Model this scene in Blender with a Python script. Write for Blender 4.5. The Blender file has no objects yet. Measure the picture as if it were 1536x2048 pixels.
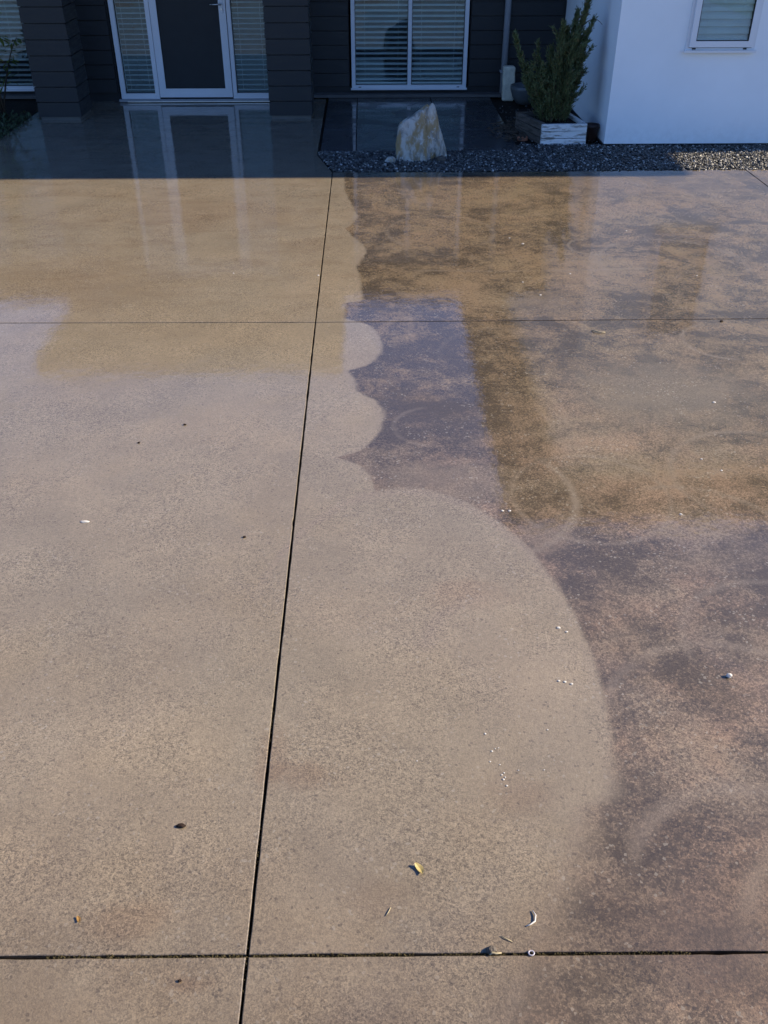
import bpy, bmesh, math, random
import numpy as np
from mathutils import Vector, Matrix, noise as mnoise

R = math.radians
random.seed(7)
rng = np.random.default_rng(7)
scene = bpy.context.scene
COL = scene.collection

# ------------------------------------------------------------------ camera
cam_data = bpy.data.cameras.new('camera')
cam = bpy.data.objects.new('camera', cam_data)
COL.objects.link(cam)
cam.location = (0, 0, 2.2)
cam.rotation_euler = (R(90 - 34.5), 0, R(-1.05))
cam_data.sensor_fit = 'VERTICAL'
cam_data.sensor_height = 24.0
cam_data.lens = 24.0 * 1850 / 2048
cam_data.clip_end = 2000
scene.camera = cam

# ------------------------------------------------------------------ sky and sun
SUN_EL, SUN_AZ = 31.0, 86.5          # azimuth clockwise from +Y (the view direction)
world = bpy.data.worlds.new('World')
scene.world = world
world.use_nodes = True
wn = world.node_tree
sky = wn.nodes.new('ShaderNodeTexSky')
sky.sky_type = 'NISHITA'
sky.sun_disc = False
sky.sun_elevation = R(SUN_EL)
sky.sun_rotation = R(SUN_AZ)
sky.air_density = 1.0
sky.dust_density = 0.1
sky.ozone_density = 7.0
bg = wn.nodes['Background']
bg.inputs['Strength'].default_value = 0.063
tint = wn.nodes.new('ShaderNodeMix')          # cool daylight white balance of the open sky
tint.data_type = 'RGBA'; tint.blend_type = 'MULTIPLY'
tint.inputs[0].default_value = 1.0
tint.inputs[7].default_value = (0.97, 1.04, 1.27, 1)
wn.links.new(sky.outputs['Color'], tint.inputs[6])
wn.links.new(tint.outputs[2], bg.inputs['Color'])

sun_data = bpy.data.lights.new('sun', 'SUN')
sun_data.energy = 5.0
sun_data.angle = R(0.53)
sun_data.color = (1.0, 0.84, 0.62)
sun = bpy.data.objects.new('sun', sun_data)
COL.objects.link(sun)
sd = Vector((math.sin(R(SUN_AZ)) * math.cos(R(SUN_EL)), math.cos(R(SUN_AZ)) * math.cos(R(SUN_EL)), math.sin(R(SUN_EL))))
sun.rotation_euler = sd.to_track_quat('Z', 'Y').to_euler()

scene.view_settings.view_transform = 'Standard'
scene.view_settings.look = 'None'
scene.view_settings.exposure = 1.42
scene.view_settings.gamma = 1.0
scene.view_settings.use_curve_mapping = False

# ------------------------------------------------------------------ node helper
class G:
    """tiny expression builder for shader node trees"""
    def __init__(self, name):
        self.mat = bpy.data.materials.new(name)
        self.mat.use_nodes = True
        self.t = self.mat.node_tree
        self.t.nodes.clear()
        self.out = self.t.nodes.new('ShaderNodeOutputMaterial')
        self._geo = None
    def link(self, a, b):
        if isinstance(a, bpy.types.NodeSocket):
            self.t.links.new(a, b)
        else:
            if hasattr(b.default_value, '__len__') and not hasattr(a, '__len__'):
                a = (a,) * len(b.default_value)
            if hasattr(b.default_value, '__len__') and len(b.default_value) == 4 and len(a) == 3:
                a = (*a, 1)
            b.default_value = a
    def m(self, op, a, b=None, c=None, clamp=False):
        n = self.t.nodes.new('ShaderNodeMath'); n.operation = op; n.use_clamp = clamp
        for i, v in enumerate((a, b, c)):
            if v is not None: self.link(v, n.inputs[i])
        return n.outputs[0]
    def add(self, a, b): return self.m('ADD', a, b)
    def sub(self, a, b): return self.m('SUBTRACT', a, b)
    def mul(self, a, b): return self.m('MULTIPLY', a, b)
    def mn(self, a, b): return self.m('MINIMUM', a, b)
    def mx(self, a, b): return self.m('MAXIMUM', a, b)
    def pos(self):
        if self._geo is None: self._geo = self.t.nodes.new('ShaderNodeNewGeometry')
        return self._geo.outputs['Position']
    def island(self):
        self.pos(); return self._geo.outputs['Random Per Island']
    def xyz(self, v):
        n = self.t.nodes.new('ShaderNodeSeparateXYZ'); self.link(v, n.inputs[0]); return n.outputs
    def vec(self, x, y, z=0.0):
        n = self.t.nodes.new('ShaderNodeCombineXYZ')
        for i, v in enumerate((x, y, z)): self.link(v, n.inputs[i])
        return n.outputs[0]
    def mapping(self, v, loc=(0, 0, 0), rot=(0, 0, 0), sc=(1, 1, 1)):
        n = self.t.nodes.new('ShaderNodeMapping'); self.link(v, n.inputs[0])
        n.inputs['Location'].default_value = loc; n.inputs['Rotation'].default_value = rot; n.inputs['Scale'].default_value = sc
        return n.outputs[0]
    def noise(self, v, scale, detail=4, rough=0.55, dist=0.0, color=False):
        n = self.t.nodes.new('ShaderNodeTexNoise'); self.link(v, n.inputs['Vector'])
        n.inputs['Scale'].default_value = scale; n.inputs['Detail'].default_value = detail
        n.inputs['Roughness'].default_value = rough; n.inputs['Distortion'].default_value = dist
        return n.outputs['Color' if color else 'Fac']
    def voronoi(self, v, scale, feature='F1', out='Distance'):
        n = self.t.nodes.new('ShaderNodeTexVoronoi'); n.feature = feature; self.link(v, n.inputs['Vector'])
        n.inputs['Scale'].default_value = scale
        return n.outputs[out]
    def smooth(self, v, a, b, c=0.0, d=1.0, kind='SMOOTHSTEP'):
        n = self.t.nodes.new('ShaderNodeMapRange'); n.interpolation_type = kind
        for i, q in enumerate((v, a, b, c, d)): self.link(q, n.inputs[i])
        return n.outputs[0]
    def mix(self, f, a, b, blend='MIX'):
        n = self.t.nodes.new('ShaderNodeMix'); n.data_type = 'RGBA'; n.blend_type = blend
        self.link(f, n.inputs[0]); self.link(a, n.inputs[6]); self.link(b, n.inputs[7])
        return n.outputs[2]
    def scale_col(self, c, f):
        n = self.t.nodes.new('ShaderNodeVectorMath'); n.operation = 'SCALE'
        self.link(c, n.inputs[0]); self.link(f, n.inputs['Scale'])
        return n.outputs[0]
    def curve(self, v, pts):
        n = self.t.nodes.new('ShaderNodeFloatCurve'); self.link(v, n.inputs['Value'])
        c = n.mapping.curves[0]
        pts = sorted(pts)
        c.points[0].location = pts[0]; c.points[1].location = pts[-1]
        for p in pts[1:-1]: c.points.new(*p)
        for p in c.points: p.handle_type = 'VECTOR'
        n.mapping.update()
        return n.outputs[0]
    def bump(self, h, strength=0.3, dist=0.01, normal=None):
        n = self.t.nodes.new('ShaderNodeBump'); self.link(h, n.inputs['Height'])
        n.inputs['Strength'].default_value = strength; n.inputs['Distance'].default_value = dist
        if normal is not None: self.link(normal, n.inputs['Normal'])
        return n.outputs[0]
    def principled(self, color, rough=0.6, metallic=0.0, spec=0.5, normal=None, coat=None, coat_rough=0.05, coat_normal=None, coat_ior=1.75, sub=None):
        n = self.t.nodes.new('ShaderNodeBsdfPrincipled')
        self.link(color, n.inputs['Base Color']); self.link(rough, n.inputs['Roughness'])
        self.link(metallic, n.inputs['Metallic']); self.link(spec, n.inputs['Specular IOR Level'])
        if normal is not None: self.link(normal, n.inputs['Normal'])
        if coat is not None:
            self.link(coat, n.inputs['Coat Weight']); self.link(coat_rough, n.inputs['Coat Roughness'])
            n.inputs['Coat IOR'].default_value = coat_ior
            if coat_normal is not None: self.link(coat_normal, n.inputs['Coat Normal'])
        self.t.links.new(n.outputs[0], self.out.inputs[0])
        return n

MAT = {}
def plain(name, col, rough=0.6, metallic=0.0, spec=0.5, var=0.12, nscale=6.0, bump=0.0, bscale=60.0, coat=None):
    g = G(name); p = g.pos()
    n = g.noise(p, nscale, 5, 0.6)
    c = g.scale_col(col, g.smooth(n, 0.25, 0.75, 1 - var, 1 + var, 'LINEAR'))
    nrm = g.bump(g.noise(p, bscale, 3), bump, 0.01) if bump else None
    g.principled(c, rough, metallic, spec, nrm, coat=coat)
    MAT[name] = g.mat
    return g.mat

# ---- the wet concrete: half of it cleaned, half still dark with mould
EDGE = [(0.28, 1.0), (0.40, 1.26), (0.49, 1.406), (0.565, 1.555), (0.63, 1.72), (0.66, 1.9), (0.60, 2.112), (0.40, 2.5), (0.15, 2.9), (0.0, 3.2), (0.030, 3.32), (0.020, 3.42),
        (-0.005, 3.51), (-0.05, 3.58), (-0.150, 3.646), (-0.05, 3.70), (0.01, 3.78), (0.05, 3.88), (0.074, 4.023), (0.07, 4.12), (0.031, 4.209), (-0.02, 4.26), (-0.065, 4.31),
        (-0.070, 4.45), (-0.115, 4.559), (-0.04, 4.59), (0.02, 4.65), (0.065, 4.76), (0.081, 4.88), (0.065, 5.02), (0.02, 5.14), (-0.03, 5.20), (-0.139, 5.26), (-0.143, 5.513), (-0.03, 5.55), (-0.045, 5.85), (-0.075, 6.198), (-0.045, 6.30), (-0.005, 6.45), (-0.024, 6.615),
        (-0.08, 6.72), (-0.167, 6.999), (-0.10, 7.15), (-0.074, 7.336), (-0.12, 7.60), (-0.183, 7.967), (-0.20, 8.7)]
def concrete():
    g = G('wet_concrete'); p = g.pos(); X, Y, Z = g.xyz(p)
    # cleaned mask
    ty = g.smooth(Y, 1.0, 8.7, 0, 1, 'LINEAR')
    bx = g.curve(ty, [((y - 1.0) / 7.7, (x + 1) / 2) for x, y in EDGE])
    bx = g.sub(g.mul(bx, 2.0), 1.0)
    wob = g.add(g.mul(g.sub(g.noise(p, 8, 5, 0.65), 0.5), 0.05), g.mul(g.sub(g.noise(p, 60, 3), 0.5), 0.012))
    soft = g.smooth(Y, 1.3, 2.1, 0.13, 0.017)
    d = g.sub(g.add(bx, wob), X)
    lq = g.vec(g.m('DIVIDE', g.sub(X, 0.135), 0.622), g.m('DIVIDE', g.sub(Y, 2.22), 1.155))
    ll = g.t.nodes.new('ShaderNodeVectorMath'); ll.operation = 'LENGTH'; g.link(lq, ll.inputs[0])
    dl = g.add(g.mul(g.sub(1.0, ll.outputs['Value']), 0.66), g.mul(wob, 0.55))
    dl = g.add(dl, g.smooth(Y, 1.5, 1.75, -0.5, 0.0))
    d = g.mx(d, dl)
    clean = g.smooth(g.m('DIVIDE', d, soft), -1.0, 1.0)
    # grain: sand and small aggregate, one tone per grain
    g1 = g.noise(p, 150, 3, 0.7)
    c1 = g.xyz(g.voronoi(p, 300, out='Color'))
    c2 = g.xyz(g.voronoi(g.mapping(p, loc=(.3, .7, 0)), 130, out='Color'))
    c3 = g.xyz(g.voronoi(g.mapping(p, loc=(.9, .2, 0)), 150, out='Color'))
    grain = g.add(g.add(g.smooth(c1[0], 0, 1, -0.30, 0.30, 'LINEAR'), g.smooth(c2[0], 0, 1, -0.17, 0.17, 'LINEAR')), g.smooth(g1, 0.3, 0.7, -0.13, 0.13, 'LINEAR'))
    pat = g.smooth(g.noise(g.mapping(p, loc=(4, 4, 0)), 2.3, 4, 0.6), 0.35, 0.65, 0.45, 1.25)
    grain = g.mul(grain, pat)
    spk = g.mul(g.smooth(c2[1], 0.965, 0.975), g.smooth(g.noise(p, 5, 2), 0.42, 0.6))
    pit = g.smooth(c3[2], 0.985, 0.99)
    # cleaned colour
    big = g.noise(p, 0.9, 5, 0.6, 0.4)
    mid = g.noise(g.mapping(p, loc=(3, 1, 0)), 3.2, 5, 0.62)
    cc = g.mix(g.smooth(big, 0.35, 0.65), (0.450, 0.370, 0.260), (0.428, 0.364, 0.268))
    cc = g.scale_col(cc, g.smooth(mid, 0.3, 0.7, 0.90, 1.10, 'LINEAR'))
    # faint leftover streaks in the cleaned far half
    st = g.noise(g.mapping(p, rot=(0, 0, 0.12), sc=(1.0, 2.6, 1)), 2.1, 6, 0.66, 0.5)
    far = g.smooth(Y, 4.8, 6.2)
    cc = g.mix(g.mul(g.smooth(st, 0.46, 0.66), g.mul(far, 0.30)), cc, (0.25, 0.165, 0.095))
    # rust and clay stains
    def blob(x, y, rx, ry, k, col, base):
        q = g.vec(g.m('DIVIDE', g.sub(X, x), rx), g.m('DIVIDE', g.sub(Y, y), ry))
        l = g.t.nodes.new('ShaderNodeVectorMath'); l.operation = 'LENGTH'; g.link(q, l.inputs[0])
        nn = g.mul(g.sub(g.noise(p, 5.0, 5, 0.65), 0.5), 1.6)
        f = g.smooth(g.add(l.outputs['Value'], nn), 0.25, 1.15, k, 0.0)
        return g.mix(f, base, col)
    rust = (0.31, 0.20, 0.115)
    cc = blob(-0.31, 1.92, 0.07, 0.16, 0.38, rust, cc)
    cc = blob(-0.20, 1.83, 0.13, 0.07, 0.38, rust, cc)
    cc = blob(-0.62, 1.37, 0.16, 0.07, 0.30, (0.36, 0.235, 0.135), cc)
    cc = blob(-0.45, 1.20, 0.07, 0.03, 0.4, rust, cc)
    cc = blob(0.03, 1.42, 0.16, 0.08, 0.18, rust, cc)
    cc = blob(0.42, 1.74, 0.12, 0.10, 0.35, (0.36, 0.25, 0.16), cc)
    cc = blob(0.35, 2.66, 0.18, 0.10, 0.30, (0.36, 0.23, 0.14), cc)
    cc = blob(-1.9, 5.9, 0.9, 0.6, 0.30, (0.30, 0.21, 0.12), cc)
    cc = blob(-1.2, 7.4, 1.2, 0.5, 0.25, (0.30, 0.20, 0.12), cc)
    cc = blob(0.1, 1.0, 0.5, 0.2, 0.45, (0.20, 0.15, 0.115), cc)
    # dirty colour: pink-tan concrete under patchy black mould
    a1 = g.noise(g.mapping(p, rot=(0, 0, 0.5), sc=(1.25, 1.0, 1)), 1.7, 7, 0.70, 0.7)
    a2 = g.noise(g.mapping(p, loc=(7, 3, 0), rot=(0, 0, -0.3), sc=(1, 1.5, 1)), 5.5, 6, 0.72, 0.4)
    a3 = g.noise(p, 48, 4, 0.75)
    mould = g.add(g.add(g.mul(a1, 0.50), g.mul(a2, 0.38)), g.mul(a3, 0.17))
    def bias(m, x, y, rx, ry, k):
        q = g.vec(g.m('DIVIDE', g.sub(X, x), rx), g.m('DIVIDE', g.sub(Y, y), ry))
        l = g.t.nodes.new('ShaderNodeVectorMath'); l.operation = 'LENGTH'; g.link(q, l.inputs[0])
        return g.add(m, g.smooth(l.outputs['Value'], 0.2, 1.2, k, 0.0))
    for b in ((0.30, 4.5, 0.5, 1.2, 0.08), (0.25, 6.3, 0.5, 0.35, 0.07), (1.05, 2.85, 0.42, 0.28, 0.06), (0.75, 2.62, 0.16, 0.2, 0.06), (0.85, 1.62, 0.25, 0.25, 0.06),
              (1.10, 2.15, 0.35, 0.22, 0.03), (1.45, 2.62, 0.3, 0.4, 0.06), (1.18, 1.85, 0.10, 0.30, 0.06), (2.2, 5.25, 0.35, 0.12, 0.08), (1.0, 5.0, 0.5, 0.25, 0.05),
              (1.75, 4.6, 0.4, 0.3, 0.05), (1.0, 1.85, 0.18, 0.2, -0.08), (1.3, 3.55, 0.7, 0.35, -0.07), (1.2, 7.6, 2.0, 0.7, -0.03), (1.4, 6.1, 0.8, 0.4, -0.05)):
        mould = bias(mould, *b)
    mk = g.smooth(mould, 0.480, 0.635)
    # each grain is either stained or not, so the mould breaks up into stipple
    stip = g.mx(g.smooth(g.sub(mould, g.mul(c2[2], 0.26)), 0.385, 0.44), g.mul(g.smooth(g.sub(mould, g.mul(c1[2], 0.24)), 0.405, 0.455), 0.8))
    tan = g.mix(g.smooth(g.noise(p, 2.6, 4), 0.38, 0.62), (0.425, 0.302, 0.206), (0.380, 0.298, 0.206))
    tan = g.mix(g.mul(g.smooth(g.noise(g.mapping(p, loc=(9, 4, 0)), 1.9, 6, 0.68, 0.5), 0.50, 0.66), 0.40), tan, (0.42, 0.272, 0.170))
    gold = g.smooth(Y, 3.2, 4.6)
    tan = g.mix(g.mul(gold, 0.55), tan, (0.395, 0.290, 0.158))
    dc = g.mix(g.mn(g.add(g.mul(mk, g.smooth(Y, 3.5, 5.5, 0.40, 0.66)), g.mul(stip, 0.62)), 1.0), tan, (0.120, 0.089, 0.056))
    dc = g.mix(g.mul(g.smooth(a3, 0.52, 0.75), 0.35), dc, (0.090, 0.070, 0.053))
    # paler passes of the wand: arcs left in the mould
    a2_ = g.noise(g.mapping(p, loc=(1.5, 2.5, 0)), 7, 4, 0.65)
    def ring(x, y, r, w, k, y0, y1, x0, x1, base):
        q = g.vec(g.sub(X, x), g.sub(Y, y))
        l = g.t.nodes.new('ShaderNodeVectorMath'); l.operation = 'LENGTH'; g.link(q, l.inputs[0])
        dd = g.m('ABSOLUTE', g.sub(g.add(l.outputs['Value'], g.mul(wob, 0.5)), r))
        f = g.mul(g.smooth(dd, 0.0, w, k, 0.0), g.smooth(a2_, 0.34, 0.58, 0.55, 1.7))
        f = g.mul(f, g.mul(g.smooth(Y, y0 - 0.05, y0 + 0.05), g.smooth(Y, y1 - 0.05, y1 + 0.05, 1.0, 0.0)))
        f = g.mul(f, g.mul(g.smooth(X, x0 - 0.03, x0 + 0.03), g.smooth(X, x1 - 0.03, x1 + 0.03, 1.0, 0.0)))
        return g.mix(f, base, (0.38, 0.31, 0.235))
    dc = ring(0.42, 3.32, 0.46, 0.032, 0.52, 2.85, 3.62, 0.6, 1.0, dc)
    dc = ring(0.31, 3.93, 0.19, 0.022, 0.26, 3.70, 4.2, 0.0, 0.28, dc)
    dc = ring(1.62, 6.55, 0.17, 0.022, 0.40, 6.3, 6.7, 1.3, 1.7, dc)
    dc = ring(2.05, 4.90, 0.24, 0.024, 0.40, 4.6, 5.3, 1.7, 2.05, dc)
    dc = ring(1.30, 2.95, 0.42, 0.03, 0.35, 2.9, 3.5, 1.2, 1.8, dc)
    dc = ring(1.05, 1.35, 0.40, 0.05, 0.45, 1.45, 1.9, 0.7, 1.6, dc)
    dc = ring(1.0, 16.06, 10.0, 0.022, 0.35, 5.9, 6.3, 0.3, 1.9, dc)
    for q in ((0.95, 3.3, 0.34, 0.025, 0.30, 2.9, 3.7, 0.6, 1.3), (1.45, 2.35, 0.36, 0.03, 0.30, 2.3, 2.8, 1.0, 1.8), (1.15, 1.95, 0.42, 0.035, 0.32, 1.9, 2.45, 0.75, 1.5), (0.75, 4.75, 0.35, 0.03, 0.10, 4.6, 5.2, 0.3, 1.1),
              (1.75, 3.45, 0.40, 0.03, 0.28, 3.2, 3.9, 1.3, 2.2), (0.55, 6.9, 0.4, 0.035, 0.25, 6.6, 7.4, 0.1, 1.0), (2.1, 6.2, 0.5, 0.04, 0.25, 6.0, 6.8, 1.5, 2.7), (1.35, 1.2, 0.42, 0.05, 0.35, 1.3, 1.7, 0.9, 1.8)):
        dc = ring(*q, dc)
    dc = blob(0.28, 3.42, 0.36, 0.22, 0.55, (0.33, 0.265, 0.185), dc)
    dc = blob(0.72, 3.02, 0.14, 0.12, 0.45, (0.33, 0.265, 0.185), dc)
    # half washed corner by the house and a diffuse scrubbed cloud
    dc = blob(1.55, 4.30, 0.55, 0.45, 0.75, (0.27, 0.225, 0.165), dc)
    dc = blob(1.1, 5.5, 0.35, 0.22, 0.45, (0.27, 0.215, 0.15), dc)
    dc = blob(0.85, 1.25, 0.30, 0.16, 0.5, (0.24, 0.185, 0.135), dc)
    dc = blob(2.4, 8.3, 1.2, 0.6, 0.45, (0.30, 0.23, 0.165), dc)
    # brush ring on the cleaned side
    cr = ring(0.46, 2.36, 0.27, 0.05, 0.35, 2.35, 2.8, 0.1, 0.42, cc)
    cr = ring(0.23, 2.36, 0.99, 0.04, 0.0, 1.4, 1.5, 0.1, 0.42, cr)
    def disc(x, y, r_, k, base):
        q = g.vec(g.sub(X, x), g.sub(Y, y))
        l = g.t.nodes.new('ShaderNodeVectorMath'); l.operation = 'LENGTH'; g.link(q, l.inputs[0])
        f = g.smooth(g.add(l.outputs['Value'], g.mul(wob, 0.8)), r_ - 0.03, r_ + 0.012, 1.0, 0.0)
        return g.scale_col(base, g.add(1.0, g.mul(f, k)))
    for q in ((-0.28, 4.88, 0.36, 0.05), (-0.30, 4.05, 0.37, 0.04), (-0.28, 3.40, 0.33, -0.04), (0.10, 2.75, 0.62, -0.03), (0.30, 2.3, 0.40, 0.04), (0.15, 1.85, 0.45, -0.04), (-0.9, 3.6, 0.5, 0.03), (-0.8, 2.6, 0.55, -0.03), (-1.4, 4.4, 0.5, -0.03), (-0.7, 1.75, 0.4, 0.03), (-0.25, 5.75, 0.3, 0.04), (-0.3, 6.5, 0.3, -0.04), (-0.35, 7.3, 0.3, 0.04)):
        cr = disc(*q, cr)
    # lighter lip along the edge of the cleaned area
    lip = g.smooth(g.m('ABSOLUTE', g.sub(d, 0.02)), 0.0, 0.03, 0.30, 0.0)
    col = g.mix(clean, dc, cr)
    lip = g.mx(lip, g.mul(g.smooth(g.m('ABSOLUTE', g.sub(dl, 0.012)), 0.0, 0.030, 0.80, 0.0), g.smooth(Y, 2.5, 3.0)))
    col = g.mix(lip, col, (0.42, 0.345, 0.262))
    col = g.scale_col(col, g.add(1.0, grain))
    col = g.mix(g.mul(spk, 0.55), col, (0.62, 0.57, 0.48))
    col = g.mix(g.mul(pit, 0.45), col, (0.10, 0.08, 0.065))
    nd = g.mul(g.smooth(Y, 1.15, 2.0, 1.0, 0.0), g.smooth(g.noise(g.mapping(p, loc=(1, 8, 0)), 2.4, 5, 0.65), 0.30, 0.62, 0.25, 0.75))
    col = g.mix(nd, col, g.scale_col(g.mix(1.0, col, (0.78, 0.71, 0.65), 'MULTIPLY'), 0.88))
    col = g.scale_col(col, 0.385)          # soaked concrete is much darker than dry
    # water film: thick and still further out, thin and broken close by
    w1 = g.noise(g.mapping(p, loc=(5, 2, 0)), 1.4, 4, 0.6, 0.6)
    wet = g.smooth(Y, 1.2, 3.2)
    cw = g.add(g.mul(wet, 0.52), g.mul(g.smooth(w1, 0.36, 0.60), 0.42))
    crough = g.smooth(cw, 0.15, 0.54, 0.24, 0.012, 'LINEAR')
    cweight = g.smooth(cw, 0.0, 0.7, 0.55, 1.0, 'LINEAR')
    hb = g.add(g.mul(g1, 0.5), g.mul(c1[1], 0.5))
    nb = g.bump(hb, 0.55, 0.004)
    nc = g.bump(g.noise(p, 5, 3, 0.5), 0.055, 0.02)
    nc = g.bump(g.noise(p, 24, 3, 0.6), 0.06, 0.006, nc)
    nc = g.bump(g.noise(p, 90, 2, 0.5), 0.03, 0.004, nc)
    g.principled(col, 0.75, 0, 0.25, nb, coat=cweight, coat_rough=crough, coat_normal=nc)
    MAT['concrete'] = g.mat
concrete()

def weatherboard_mat():
    g = G('charcoal_board'); p = g.pos()
    n = g.noise(g.mapping(p, sc=(1.5, 1.5, 9)), 5, 5, 0.65)
    c = g.mix(g.smooth(n, 0.35, 0.7), (0.014, 0.015, 0.017), (0.020, 0.021, 0.023))
    g.principled(c, g.smooth(n, 0.3, 0.7, 0.42, 0.6), 0, 0.4, g.bump(g.noise(g.mapping(p, sc=(3, 3, 40)), 10, 4), 0.12, 0.004))
    MAT['board'] = g.mat
weatherboard_mat()
def render_mat():
    g = G('white_render'); p = g.pos(); X, Y, Z = g.xyz(p)
    n = g.noise(p, 1.6, 5, 0.6)
    c = g.scale_col((0.86, 0.885, 0.90), g.smooth(n, 0.3, 0.7, 0.96, 1.03, 'LINEAR'))
    dirt = g.mul(g.smooth(Z, 0.05, 0.30, 1.0, 0.0), g.smooth(g.noise(p, 16, 5, 0.7), 0.35, 0.7))
    c = g.mix(g.mul(dirt, 0.12), c, (0.34, 0.31, 0.27))
    g.principled(c, 0.8, 0, 0.3, g.bump(g.noise(p, 220, 3, 0.6), 0.16, 0.003))
    MAT['render'] = g.mat
render_mat()
def glass_mat():
    g = G('window_glass')
    fr = g.t.nodes.new('ShaderNodeFresnel'); fr.inputs['IOR'].default_value = 1.5
    f = g.m('MULTIPLY', fr.outputs[0], 1.1, clamp=True)
    tr = g.t.nodes.new('ShaderNodeBsdfTransparent'); tr.inputs['Color'].default_value = (0.92, 0.97, 0.98, 1)
    gl = g.t.nodes.new('ShaderNodeBsdfGlossy'); gl.inputs['Roughness'].default_value = 0.004; gl.inputs['Color'].default_value = (0.90, 0.99, 0.94, 1)
    wv = g.bump(g.noise(g.pos(), 2.2, 2), 0.04, 0.02); g.link(wv, gl.inputs['Normal'])
    mx = g.t.nodes.new('ShaderNodeMixShader')
    g.link(f, mx.inputs[0]); g.t.links.new(tr.outputs[0], mx.inputs[1]); g.t.links.new(gl.outputs[0], mx.inputs[2])
    g.t.links.new(mx.outputs[0], g.out.inputs[0])
    MAT['glass'] = g.mat
glass_mat()
def gravel_mat():
    g = G('gravel_stone'); p = g.pos(); r = g.island()
    c = g.mix(g.smooth(r, 0.0, 1.0), (0.016, 0.016, 0.016), (0.125, 0.122, 0.112))
    c = g.mix(g.smooth(r, 0.90, 0.93), c, (0.40, 0.39, 0.36))
    c = g.scale_col(c, g.smooth(g.noise(p, 130, 3), 0.3, 0.7, 0.8, 1.2, 'LINEAR'))
    g.principled(c, 0.45, 0, 0.5)
    MAT['gravel'] = g.mat
gravel_mat()
def rock_mat():
    g = G('boulder_rock'); p = g.pos(); X, Y, Z = g.xyz(p)
    v = g.mapping(p, rot=(0.1, 0.15, 0.2), sc=(1.0, 1.0, 0.42))
    n = g.noise(v, 13, 6, 0.65, 0.6)
    n2 = g.noise(g.mapping(v, loc=(2, 5, 1)), 8, 5, 0.6, 0.5)
    c = g.mix(g.smooth(n, 0.36, 0.62), (0.15, 0.145, 0.13), (0.46, 0.45, 0.41))
    c = g.mix(g.mul(g.smooth(n2, 0.45, 0.58), 0.9), c, (0.27, 0.185, 0.075))
    c = g.mix(g.smooth(g.noise(p, 34, 4), 0.58, 0.72), c, (0.50, 0.50, 0.48))
    g.principled(c, 0.55, 0, 0.4, g.bump(g.add(n, g.mul(g.noise(p, 60, 4), 0.3)), 0.5, 0.02))
    MAT['rock'] = g.mat
rock_mat()
def timber_mat(name, a, b, wear):
    g = G(name); p = g.pos()
    n = g.noise(g.mapping(p, sc=(1, 1, 7)), 7, 6, 0.7, 0.4)
    c = g.mix(g.smooth(n, wear, wear + 0.16), a, b)
    g.principled(c, 0.7, 0, 0.3, g.bump(n, 0.4, 0.01))
    MAT[name] = g.mat
timber_mat('painted_timber', (0.72, 0.72, 0.70), (0.26, 0.24, 0.21), 0.47)
timber_mat('grey_timber', (0.13, 0.105, 0.085), (0.06, 0.05, 0.04), 0.45)
def foliage_mat(name, a, b, c3, trans=0.25):
    g = G(name); r = g.island(); p = g.pos()
    c = g.mix(g.smooth(r, 0.0, 0.75, kind='LINEAR'), a, b)
    c = g.mix(g.smooth(r, 0.88, 0.92), c, c3)
    c = g.scale_col(c, g.smooth(g.noise(p, 12, 3), 0.3, 0.7, 0.7, 1.3, 'LINEAR'))
    b1 = g.principled(c, 0.55, 0, 0.35)
    tl = g.t.nodes.new('ShaderNodeBsdfTranslucent'); g.link(c, tl.inputs['Color'])
    mx = g.t.nodes.new('ShaderNodeMixShader'); mx.inputs[0].default_value = trans
    g.t.links.new(b1.outputs[0], mx.inputs[1]); g.t.links.new(tl.outputs[0], mx.inputs[2]); g.t.links.new(mx.outputs[0], g.out.inputs[0])
    MAT[name] = g.mat
foliage_mat('juniper_green', (0.075, 0.100, 0.038), (0.145, 0.17, 0.07), (0.21, 0.17, 0.07), 0.2)
foliage_mat('shrub_green', (0.13, 0.19, 0.03), (0.26, 0.30, 0.06), (0.34, 0.31, 0.07), 0.3)
foliage_mat('cover_green', (0.030, 0.05, 0.025), (0.07, 0.10, 0.045), (0.11, 0.12, 0.06), 0.2)
def paver_mat():
    g = G('dark_paver'); p = g.pos()
    n = g.noise(p, 2.2, 5, 0.6); n2 = g.noise(p, 120, 3)
    c = g.mix(g.smooth(n, 0.35, 0.65), (0.030, 0.031, 0.033), (0.048, 0.048, 0.049))
    c = g.scale_col(c, g.smooth(n2, 0.3, 0.7, 0.8, 1.2, 'LINEAR'))
    g.principled(c, 0.6, 0, 0.4, g.bump(n2, 0.2, 0.003), coat=g.smooth(n, 0.3, 0.6, 0.5, 1.0), coat_rough=g.smooth(n, 0.3, 0.65, 0.22, 0.06))
    MAT['paver'] = g.mat
paver_mat()
def soil_mat():
    g = G('soil'); p = g.pos(); n = g.noise(p, 30, 6, 0.7)
    g.principled(g.mix(g.smooth(n, 0.3, 0.7), (0.012, 0.010, 0.008), (0.04, 0.032, 0.024)), 0.9, 0, 0.2, g.bump(n, 0.7, 0.02))
    MAT['soil'] = g.mat
soil_mat()
def lawn_mat():
    g = G('lawn'); p = g.pos(); n = g.noise(p, 3, 6, 0.7); n2 = g.noise(p, 60, 4, 0.7)
    c = g.mix(g.smooth(n, 0.3, 0.7), (0.05, 0.09, 0.02), (0.10, 0.14, 0.035))
    g.principled(g.scale_col(c, g.smooth(n2, 0.3, 0.7, 0.6, 1.4, 'LINEAR')), 0.8, 0, 0.2, g.bump(n2, 0.8, 0.03))
    MAT['lawn'] = g.mat
lawn_mat()
plain('white_frame', (0.74, 0.75, 0.77), 0.35, 0, 0.5, 0.04, 4)
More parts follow.
